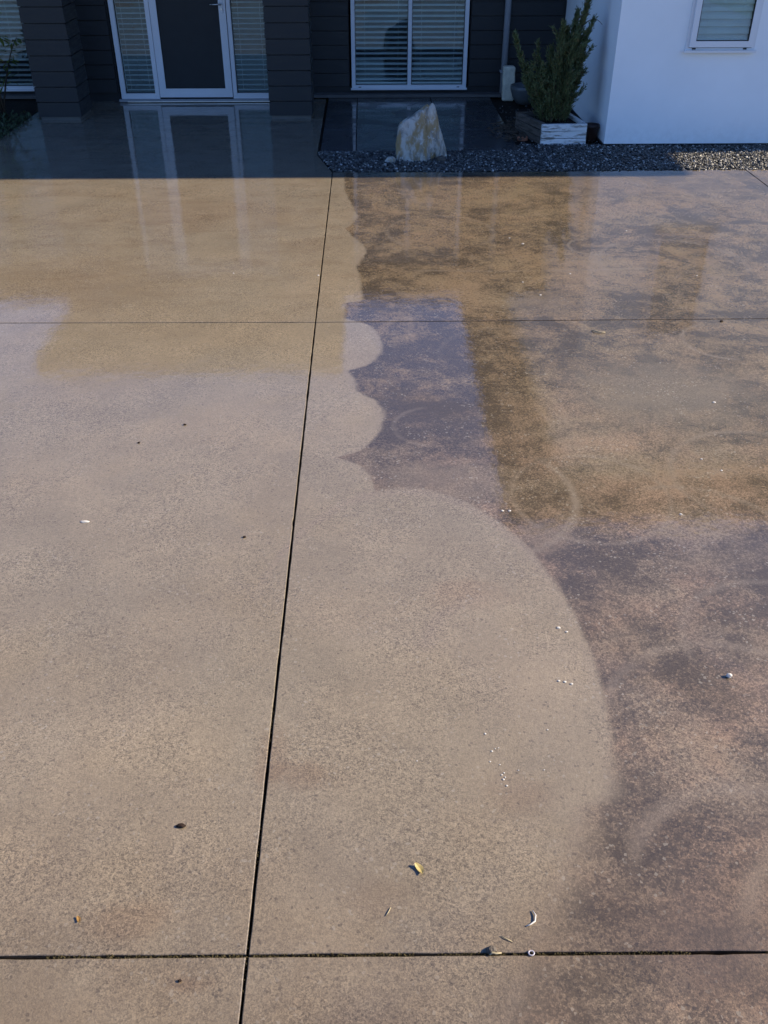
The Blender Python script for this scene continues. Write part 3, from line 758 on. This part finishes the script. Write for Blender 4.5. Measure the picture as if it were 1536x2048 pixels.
# ------------------------------------------------------------------ boulder
def boulder():
    pts = [(0.29, 9.02, -.03), (0.42, 8.97, -.03), (0.56, 8.98, -.03), (0.70, 9.06, -.03), (0.765, 9.16, -.03), (0.74, 9.36, -.03), (0.50, 9.42, -.03), (0.27, 9.28, -.03),
           (0.275, 9.06, .14), (0.29, 9.05, .24), (0.315, 9.09, .315), (0.36, 9.04, .335), (0.44, 9.05, .37), (0.555, 9.06, .455), (0.59, 9.10, .482), (0.565, 9.12, .474), (0.625, 9.16, .472), (0.635, 9.11, .43), (0.54, 9.03, .36),
           (0.70, 9.12, .22), (0.755, 9.17, .06), (0.55, 8.99, .20), (0.545, 8.985, .05), (0.42, 8.985, .12), (0.60, 9.30, .36), (0.36, 9.25, .26), (0.72, 9.34, .10)]
    bm = bmesh.new()
    for p in pts: bm.verts.new(p)
    r = bmesh.ops.convex_hull(bm, input=bm.verts[:])
    bmesh.ops.delete(bm, geom=[v for v in bm.verts if not v.link_faces], context='VERTS')
    bmesh.ops.triangulate(bm, faces=bm.faces[:])
    for it in range(3):
        bmesh.ops.subdivide_edges(bm, edges=[e for e in bm.edges if e.calc_length() > 0.025], cuts=1, use_grid_fill=True)
        bmesh.ops.triangulate(bm, faces=bm.faces[:])
    bm.normal_update()
    for v in bm.verts:
        p = v.co; q = Vector((p.x * 9, p.y * 9, p.z * 2.6))
        d = mnoise.noise(q) * .020 + mnoise.noise(Vector((p.x * 26, p.y * 26, p.z * 9))) * .009 + mnoise.noise(p * 60) * .004
        # vertical cleft on the right of the front face
        g = math.exp(-((p.x - .575 - .02 * math.sin(p.z * 14)) / .014) ** 2) * (1 if p.y < 9.2 else 0)
        ch = max(0, 1 - abs(p.x - .65) / .07) * max(0, 1 - p.z / .10) * (1 if p.y < 9.22 else 0)
        v.co += v.normal * (d - .020 * g) + Vector((0, .07 * ch, 0))
    bm.verts.index_update()
    V = [v.co[:] for v in bm.verts]; F = [tuple(v.index for v in f.verts) for f in bm.faces]; bm.free()
    o = mk('boulder', V, F, 'rock')
    tag(o, 'upright pale boulder with ochre streaks standing in the gravel', 'boulder')
boulder()
def small_rock(name, c, s, mat, label, cat, seed=0, group=None, flat=.7):
    bm = bmesh.new(); bmesh.ops.create_icosphere(bm, subdivisions=3, radius=1)
    for v in bm.verts:
        d = 1 + .28 * mnoise.noise(v.co * 1.3 + Vector((seed, 0, 0))) + .1 * mnoise.noise(v.co * 4 + Vector((0, seed, 0)))
        v.co = Vector((c[0] + v.co.x * d * s[0], c[1] + v.co.y * d * s[1], c[2] + v.co.z * d * s[2]))
    bm.verts.index_update()
    V = [v.co[:] for v in bm.verts]; F = [tuple(v.index for v in f.verts) for f in bm.faces]; bm.free()
    return tag(mk(name, V, F, mat), label, cat, group)
small_rock('rock', (0.70, 8.99, .015), (.045, .035, .035), 'grey_pebble', 'small dark rock at the right foot of the boulder', 'rock', 3)
small_rock('rock', (0.225, 8.99, .01), (.05, .04, .035), 'rock', 'low mossy rock at the left foot of the boulder', 'rock', 5)

# ------------------------------------------------------------------ planter, juniper, pots
pl = thing('planter_box', (1.95, 9.62, 0), 'low timber planter box with white painted front boards beside the garage corner', 'planter')
def pb(p, q, z0, z1, t, mat):
    p, q = Vector((*p, 0)), Vector((*q, 0)); d = (q - p).normalized(); n = Vector((-d.y, d.x, 0)) * t
    V = []
    for z in (z0, z1):
        for a in (p, q, q + n, p + n): V.append((a.x + random.uniform(-.004, .004), a.y + random.uniform(-.004, .004), z + random.uniform(-.003, .003)))
    F = [(0, 3, 2, 1), (4, 5, 6, 7), (0, 1, 5, 4), (1, 2, 6, 5), (2, 3, 7, 6), (3, 0, 4, 7)]
    mk('board', V, F, mat, pl)
c0, c1, c2, c3 = (1.735, 9.62), (2.185, 9.64), (2.10, 10.24), (1.56, 10.22)
for i in range(3):
    z0, z1 = -.01 + i * .068, -.01 + i * .068 + .062
    pb(c0, c1, z0, z1, .04, 'painted_timber')
    pb((c1[0] - .002, c1[1] + .045), c2, z0, z1, .04, 'painted_timber')
    pb(c2, c3, z0, z1, .04, 'grey_timber')
    pb(c3, (c0[0] + .004, c0[1] + .045), z0, z1, .04, 'grey_timber')
mk('soil', [(c0[0] + .03, c0[1] + .03, .155), (c1[0] - .03, c1[1] + .03, .155), (c2[0] - .03, c2[1] - .03, .155), (c3[0] + .03, c3[1] - .03, .155)], [(0, 1, 2, 3)], 'soil', pl)

def juniper():
    j = thing('juniper', (1.92, 9.95, .15), 'dark green spiky juniper growing from the timber planter', 'shrub')
    tips = [((1.78, 9.98), (1.46, 10.02, .92), .055), ((1.84, 9.95), (1.69, 10.05, .86), .03), ((1.90, 9.97), (2.16, 10.02, 1.33), .075), ((1.95, 9.98), (2.20, 10.0, 1.06), .05),
            ((1.97, 9.98), (2.15, 10.06, .78), .04), ((1.99, 9.97), (2.13, 10.0, .61), .045), ((1.88, 9.92), (1.91, 9.96, 1.02), .085), ((1.86, 9.96), (1.84, 10.1, .80), .085), ((1.82, 9.94), (1.60, 9.98, .66), .06),
            ((1.94, 9.92), (2.04, 9.92, .93), .075), ((1.95, 9.90), (1.99, 9.84, .60), .07), ((1.86, 9.88), (1.82, 9.82, .52), .065), ((1.80, 9.92), (1.72, 9.9, .45), .055), ((1.92, 9.95), (2.07, 10.12, 1.12), .07), ((1.99, 9.94), (2.08, 9.92, .42), .05), ((1.87, 9.98), (1.98, 10.05, .98), .07), ((1.91, 10.0), (2.10, 10.1, .86), .07), ((1.83, 9.97), (1.78, 10.05, .62), .07), ((1.93, 9.93), (2.00, 9.95, .78), .075)]
    SV, SF, LV, LF = [], [], [], []
    side = []
    for (bx, by), tip, wid in tips:
        b, t = Vector((bx, by, .15)), Vector(tip)
        for k in range(4):
            q = b.lerp(t, random.uniform(.3, .85)); out = Vector((random.choice((-1, 1)) * random.uniform(.05, .13), random.uniform(-.08, .05), random.uniform(.07, .17)))
            side.append((tuple(q), tuple(q + out), .021))
    for st0, tip, wid in [((x_[0], x_[1], .15), t_, w_ * .86) for x_, t_, w_ in tips] + side:
        bx, by = st0[0], st0[1]
        b = Vector(st0); t = Vector(tip); mid = (b + t) / 2 + Vector((random.uniform(-.03, .03), random.uniform(-.03, .03), -.03))
        pts = [b * (1 - s) ** 2 + mid * 2 * s * (1 - s) + t * s * s for s in np.linspace(0, 1, 9)]
        v, f = tube(pts, np.linspace(.012 if st0[2] == .15 else .004, .002, 9), 6); n = len(SV); SV += v; SF += [tuple(i + n for i in q) for q in f]
        L = (t - b).length
        wid *= 1.12; cnt = int(820 * L * (wid / .06))
        for i in range(cnt):
            s = random.random() ** .85 * .97 + .03
            p = b * (1 - s) ** 2 + mid * 2 * s * (1 - s) + t * s * s
            ax = ((mid - b) * (1 - s) + (t - mid) * s).normalized()
            o = ax.orthogonal().normalized(); o.rotate(Matrix.Rotation(random.uniform(0, 6.283), 3, ax))
            w = wid * (1.12 - .98 * s) * (1 + .35 * mnoise.noise(Vector((s * 9, bx * 30, tip[0] * 9))))
            st = p + o * (w * random.random() ** .7 * .8)
            dr = (ax * random.uniform(.8, 1.4) + o * random.uniform(.15, .75) + Vector((0, 0, random.uniform(-.1, .35)))).normalized()
            ln = random.uniform(.025, .055); 
            # a shoot: three narrow scale blades
            for k in range(3):
                d2 = (dr + Vector((random.gauss(0, .28), random.gauss(0, .28), random.gauss(0, .28)))).normalized()
                sd_ = d2.orthogonal().normalized(); sd_.rotate(Matrix.Rotation(random.uniform(0, 6.283), 3, d2))
                q = st + dr * (ln * .3 * k); l2 = ln * random.uniform(.5, .9); h = random.uniform(.003, .0055)
                n = len(LV)
                LV += [tuple(q), tuple(q + d2 * l2 * .45 + sd_ * h), tuple(q + d2 * l2), tuple(q + d2 * l2 * .45 - sd_ * h)]
                LF.append((n, n + 1, n + 2, n + 3))
    # two drooping fine shoots at the top right
    for a, bq, c in (((2.10, 10, 1.0), (2.20, 10, 1.12), (2.29, 9.98, 1.02)), ((2.04, 10, 1.05), (2.12, 10, 1.14), (2.17, 10, 1.10)), ((2.05, 9.95, .55), (2.14, 9.95, .63), (2.2, 9.95, .60))):
        a, bq, c = Vector(a), Vector(bq), Vector(c)
        v, f = tube([a * (1 - s) ** 2 + bq * 2 * s * (1 - s) + c * s * s for s in np.linspace(0, 1, 9)], np.linspace(.005, .002, 9), 5); n = len(SV); SV += v; SF += [tuple(i + n for i in q) for q in f]
    mk('branch', SV, SF, 'bark', j, True)
    o = mk('foliage', LV, LF, 'juniper_green', j); o['kind'] = 'stuff'
juniper()
# pale stone post, grey bowl, terracotta shard, brown pot
def stone_post():
    bm = bmesh.new()
    V, F = boxv(1.625, 1.765, 11.86, 11.98, -.02, .36)
    vs = [bm.verts.new(v) for v in V]
    for f in F: bm.faces.new([vs[i] for i in f])
    bmesh.ops.bevel(bm, geom=bm.edges[:], offset=.025, segments=3, affect='EDGES', profile=.6)
    bmesh.ops.subdivide_edges(bm, edges=[e for e in bm.edges if e.calc_length() > .04], cuts=4, use_grid_fill=True)
    for v in bm.verts:
        v.co += Vector((mnoise.noise(v.co * 14), mnoise.noise(v.co * 14 + Vector((5, 0, 0))), 0)) * .008
        v.co.x += .05 * (v.co.z - .2) * -.5
    bm.verts.index_update(); V = [v.co[:] for v in bm.verts]; F = [tuple(v.index for v in f.verts) for f in bm.faces]; bm.free()
    tag(mk('stone_post', V, F, 'limestone'), 'pale upright stone block against the wall beside the downpipe', 'stone')
stone_post()
tag(mk('bowl_pot', *lathe([(.06, 0), (.10, .01), (.15, .08), (.175, .16), (.18, .20), (.165, .205), (.15, .17), (.05, .15)], (1.86, 11.62, .0), 28), 'glazed_grey', smooth=True), 'dark grey bowl pot half hidden behind the juniper', 'pot')
tag(mk('brown_pot', *lathe([(.055, 0), (.06, .01), (.075, .13), (.082, .14), (.082, .16), (.07, .16), (.065, .13), (.02, .12)], (2.275, 9.86, -.02), 24), 'brown_pot', smooth=True), 'small dark brown pot wedged between planter and white wall', 'pot')
def shard():
    V, F = [], []
    for i in range(9):
        t = -.9 + 1.8 * i / 8
        for r, z in ((.055, 0), (.068, 0), (.07, .035 + .012 * math.sin(i * 2.1)), (.057, .035 + .012 * math.sin(i * 2.1))):
            V.append((1.585 + r * math.sin(t), 9.88 - r * math.cos(t), -.01 + z))
    for i in range(8):
        for k in range(4): F.append((i * 4 + k, i * 4 + (k + 1) % 4, i * 4 + 4 + (k + 1) % 4, i * 4 + 4 + k))
    F += [(0, 1, 2, 3), (35, 34, 33, 32)]
    tag(mk('pot_shard', V, F, 'terracotta'), 'broken terracotta pot shard on the ground left of the planter', 'shard')
shard()
def bark_litter():
    V, F = [], []
    for i in range(260):
        x = random.gauss(1.52, .09); y = random.uniform(9.75, 10.6)
        if x > 1.70: continue
        a = random.uniform(0, 3.14); l = random.uniform(.01, .035); w = random.uniform(.005, .012); z = random.uniform(-.005, .03); n = len(V)
        dx, dy = math.cos(a) * l, math.sin(a) * l; ex, ey = -math.sin(a) * w, math.cos(a) * w
        tl = random.uniform(-.008, .008)
        V += [(x - dx - ex, y - dy - ey, z), (x + dx - ex, y + dy - ey, z + tl), (x + dx + ex, y + dy + ey, z + tl + .004), (x - dx + ex, y - dy + ey, z + .004), (x, y, z + .010)]
        F += [(n, n + 1, n + 4), (n + 1, n + 2, n + 4), (n + 2, n + 3, n + 4), (n + 3, n, n + 4)]
    tag(mk('leaf_litter', V, F, 'bark'), 'scattered brown bark litter at the planter side', 'litter', kind='stuff')
bark_litter()

# ------------------------------------------------------------------ shrub and ground cover at the left edge
def leaf_mesh(V, F, p, d, up, l, w, curl):
    d = d.normalized(); s = d.cross(up)
    if s.length < 1e-3: s = d.orthogonal()
    s.normalize(); n_ = s.cross(d); n = len(V)
    for t, ww in ((0, .08), (.3, .8), (.6, 1), (.85, .55), (1, .0)):
        c = p + d * (l * t) - n_ * (curl * l * t * t)
        if ww == 0: V.append(tuple(c))
        else: V.append(tuple(c + s * (w * ww / 2))); V.append(tuple(c - s * (w * ww / 2)))
    F += [(n, n + 1, n + 3, n + 2), (n + 2, n + 3, n + 5, n + 4), (n + 4, n + 5, n + 7, n + 6), (n + 6, n + 7, n + 8)]
def shrub():
    s = thing('garden_shrub', (-4.10, 11.05, 0), 'yellow green leafy shrub at the left edge before the column', 'shrub')
    SV, SF, LV, LF = [], [], [], []
    for i in range(16):
        b = Vector((-4.10 + random.uniform(-.12, .12), 11.05 + random.uniform(-.12, .12), 0))
        t = b + Vector((random.uniform(-.40, .36), random.uniform(-.30, .35), random.uniform(.25, 1.9)))
        mid = (b + t) / 2 + Vector((0, 0, .2))
        pts = [b * (1 - q) ** 2 + mid * 2 * q * (1 - q) + t * q * q for q in np.linspace(0, 1, 8)]
        v, f = tube(pts, np.linspace(.012, .004, 8), 5); n = len(SV); SV += v; SF += [tuple(k + n for k in q) for q in f]
        for k in range(70):
            q = random.uniform(.25, 1); p = b * (1 - q) ** 2 + mid * 2 * q * (1 - q) + t * q * q
            d = Vector((random.gauss(0, 1), random.gauss(0, 1), random.gauss(.25, .6)))
            leaf_mesh(LV, LF, p + d.normalized() * random.uniform(0, .07), d, Vector((0, 0, 1)), random.uniform(.06, .12), random.uniform(.022, .04), random.uniform(.1, .5))
    mk('stem', SV, SF, 'bark', s, True)
    o = mk('foliage', LV, LF, 'shrub_green', s); o['kind'] = 'stuff'
shrub()
def cover():
    LV, LF = [], []
    for i in range(1500):
        x = random.uniform(-4.5, -3.66); y = random.uniform(9.75, 11.0)
        if x > -3.78 + .06 * mnoise.noise(Vector((x, y * 5, 0))) and y < 9.9: continue
        d = Vector((random.gauss(0, .7), random.gauss(0, .7), random.uniform(.2, 1)))
        leaf_mesh(LV, LF, Vector((x, y, random.uniform(-.01, .05))), d, Vector((0, 0, 1)), random.uniform(.03, .07), random.uniform(.010, .02), .3)
    tag(mk('ground_cover', LV, LF, 'cover_green'), 'low dark green ground cover along the path edge', 'plants', kind='stuff')
cover()

# ------------------------------------------------------------------ litter on the concrete
def leaf(name, x, y, l, w, ang, mat, label, cat='leaf', curl=.25, lift=.003, group=None):
    V, F = [], []; n = 9
    for i in range(n):
        t = i / (n - 1); ww = w / 2 * math.sin(math.pi * min(1, t * .93 + .07)) ** .8
        z = lift + curl * l * (t - .5) ** 2 * 1.6
        px = (t - .5) * l; bend = .12 * l * math.sin(t * 3.1)
        for k, (sy, dz) in enumerate(((-1, .25 * ww), (0, 0), (1, .25 * ww))):
            V.append((px, sy * ww + bend, z + dz))
    for i in range(n - 1):
        for k in range(2): F.append((i * 3 + k, i * 3 + 3 + k, i * 3 + 4 + k, i * 3 + 1 + k))
    m = len(V); V += [(a, b, c - .0015) for a, b, c in V]; F += [tuple(m + i for i in f[::-1]) for f in F]
    c, s = math.cos(ang), math.sin(ang)
    V = [(x + a * c - b * s, y + a * s + b * c, z) for a, b, z in V]
    return tag(mk(name, V, F, mat), label, cat, group)
def bit(name, pts, r, mat, label, cat, group=None):
    n = len(pts); rad = [r * (0.45 + 0.55 * math.sin(math.pi * (i + .5) / n)) for i in range(n)]
    return tag(mk(name, *tube(pts, rad, 6), mat, smooth=True), label, cat, group)
leaf('fallen_leaf', 0.121, 1.500, .037, .018, -1.05, 'yellow_leaf', 'pale yellow leaf on the concrete, largest one near the camera', curl=.5)
leaf('fallen_leaf', -0.757, 1.372, .018, .010, -1.2, 'orange_leaf', 'small orange leaf on the concrete near the left joint', curl=.4)
small_rock('dropping', (-0.540, 1.651, .004), (.0135, .0065, .005), 'dark_crumb', 'dark brown crumb lying on the cleaned slab, left of the long joint', 'debris', 2)
cx, cy = 0.398, 1.354
bit('plastic_curl', [(cx + .010, cy + .022, .003), (cx + .016, cy + .008, .005), (cx + .012, cy - .008, .004), (cx, cy - .016, .003), (cx - .012, cy - .020, .002)], .0022, 'white_fleck', 'white curved sliver on the concrete above the near joint', 'debris')
def ring_obj():
    V, F = [], []; N, M = 18, 6
    for i in range(N):
        a = 2 * math.pi * i / N
        for k in range(M):
            b = 2 * math.pi * k / M; rr = .0068 + .0020 * math.cos(b)
            V.append((0.388 + rr * math.cos(a), 1.262 + rr * math.sin(a) * .9, .003 + .0020 * math.sin(b)))
    for i in range(N):
        for k in range(M): F.append((i * M + k, ((i + 1) % N) * M + k, ((i + 1) % N) * M + (k + 1) % M, i * M + (k + 1) % M))
    tag(mk('plastic_ring', V, F, 'lilac_plastic', smooth=True), 'tiny pale lilac ring lying on the near joint', 'debris')
ring_obj()
small_rock('pebble', (0.290, 1.272, .003), (.013, .010, .009), 'grey_pebble', 'grey brown pebble sitting in the near joint', 'pebble', 8)
bit('twig', [(0.284, 1.258, .004), (0.292, 1.263, .007), (0.300, 1.261, .005), (0.314, 1.262, .006)], .0026, 'pale_straw', 'pale twig beside the pebble in the near joint', 'twig')
bit('straw', [(0.030, 1.369, .002), (0.037, 1.379, .003), (0.043, 1.392, .002)], .0014, 'pale_straw', 'thin straw on the concrete below the yellow leaf', 'straw')
bit('straw', [(0.318, 1.309, .002), (0.330, 1.301, .003), (0.345, 1.293, .002)], .0014, 'pale_straw', 'thin straw on the concrete above the pebble', 'straw')
bit('curled_leaf', [(1.315, 5.062, .003), (1.32, 5.045, .006), (1.335, 5.03, .008), (1.36, 5.022, .006), (1.385, 5.024, .004)], .0038, 'pale_straw', 'dry curled leaf on the dirty concrete just before the far joint', 'leaf')
small_rock('pebble', (1.190, 2.209, .006), (.010, .008, .008), 'white_fleck', 'white pebble on the dark mouldy concrete at the right', 'pebble', 4)
small_rock('pebble', (-1.179, 3.150, .002), (.018, .007, .004), 'white_fleck', 'white pebble on the cleaned slab at the far left', 'pebble', 6)
for i, (x, y, s, lab) in enumerate([(-0.508, 3.029, .007, 'dark crumb on the cleaned slab near the long joint'), (-0.896, 3.965, .008, 'dark crumb on the cleaned slab, nearer the joint of the far two'),
                                    (-1.085, 3.795, .007, 'dark crumb on the cleaned slab, farther left of the far two'), (2.119, 5.18, .010, 'black crumb on the dirty slab by the far joint at right'), (-0.471, 1.208, .005, 'dark crumb on a rusty mark below the near joint')]):
    small_rock('crumb', (x, y, .003), (s, s * .7, s * .5), 'dark_crumb', lab, 'debris', 20 + i, 'crumbs on the concrete')
FL = [(0.375, 1.915), (0.386, 1.918), (0.364, 1.905), (0.354, 1.865), (0.382, 1.853), (0.391, 1.822), (0.383, 1.815), (0.392, 1.806), (0.386, 1.798), (0.393, 1.775), (0.435, 1.831), (0.512, 1.831), (0.134, 1.872), (0.548, 1.988), (0.351, 1.975)]
for i, (x, y) in enumerate(FL):
    s = random.uniform(.0018, .0036)
    small_rock('paint_fleck', (x, y, .0012), (s, s * .85, s * .5), 'white_fleck', 'tiny white fleck among the scatter on the cleaned slab', 'fleck', 40 + i, 'white flecks on the cleaned slab')
for i, (x, y, lab) in enumerate([
        (0.557, 3.199, 'left one of the pair of white flecks by the top of the big washed arc'), (0.587, 3.198, 'right one of the pair of white flecks by the top of the big washed arc'),
        (0.665, 2.462, 'upper left of two white flecks just inside the right rim of the washed arc'), (0.690, 2.44, 'lower right of two white flecks just inside the right rim of the washed arc'),
        (0.62, 2.20, 'left fleck in the row of three inside the washed arc'), (0.64, 2.195, 'middle fleck in the row of three inside the washed arc'), (0.66, 2.185, 'right fleck in the row of three inside the washed arc'),
        (1.30, 3.16, 'white fleck at the lower edge of the golden wet reflection, right of the arc'), (1.52, 3.60, 'upper of two white flecks on the golden wet patch at mid right'), (1.58, 3.50, 'lower of two white flecks on the golden wet patch at mid right'),
        (1.75, 4.15, 'lone white fleck on the pale scrubbed patch at right'), (1.10, 5.62, 'white fleck on the dirty slab closest beyond the far cross joint'), (1.02, 5.85, 'white fleck on the dirty slab below a faint pale line'),
        (1.36, 6.0, 'white fleck at the faint pale line across the dirty slab'), (1.95, 6.9, 'white fleck farthest right on the far dirty slab'), (1.05, 6.75, 'upper of two white flecks below the juniper reflection'), (1.13, 6.62, 'lower of two white flecks below the juniper reflection'),
        (2.2, 5.95, 'white fleck near the right frame edge beyond the far cross joint'), (-0.9, 6.05, 'lone white fleck on the far cleaned slab under the door reflection'), (-0.33, 6.0, 'white fleck right beside the long joint on the far slab')]):
    s = random.uniform(.003, .0055) * (1 + .12 * y)
    small_rock('paint_fleck', (x, y, .0015), (s, s * .8, s * .4), 'white_fleck', lab, 'fleck', 70 + i, 'white flecks farther out on the concrete')

# ------------------------------------------------------------------ render settings
scene.render.engine = 'CYCLES'
scene.cycles.max_bounces = 8
scene.cycles.transparent_max_bounces = 16
scene.cycles.use_denoising = True
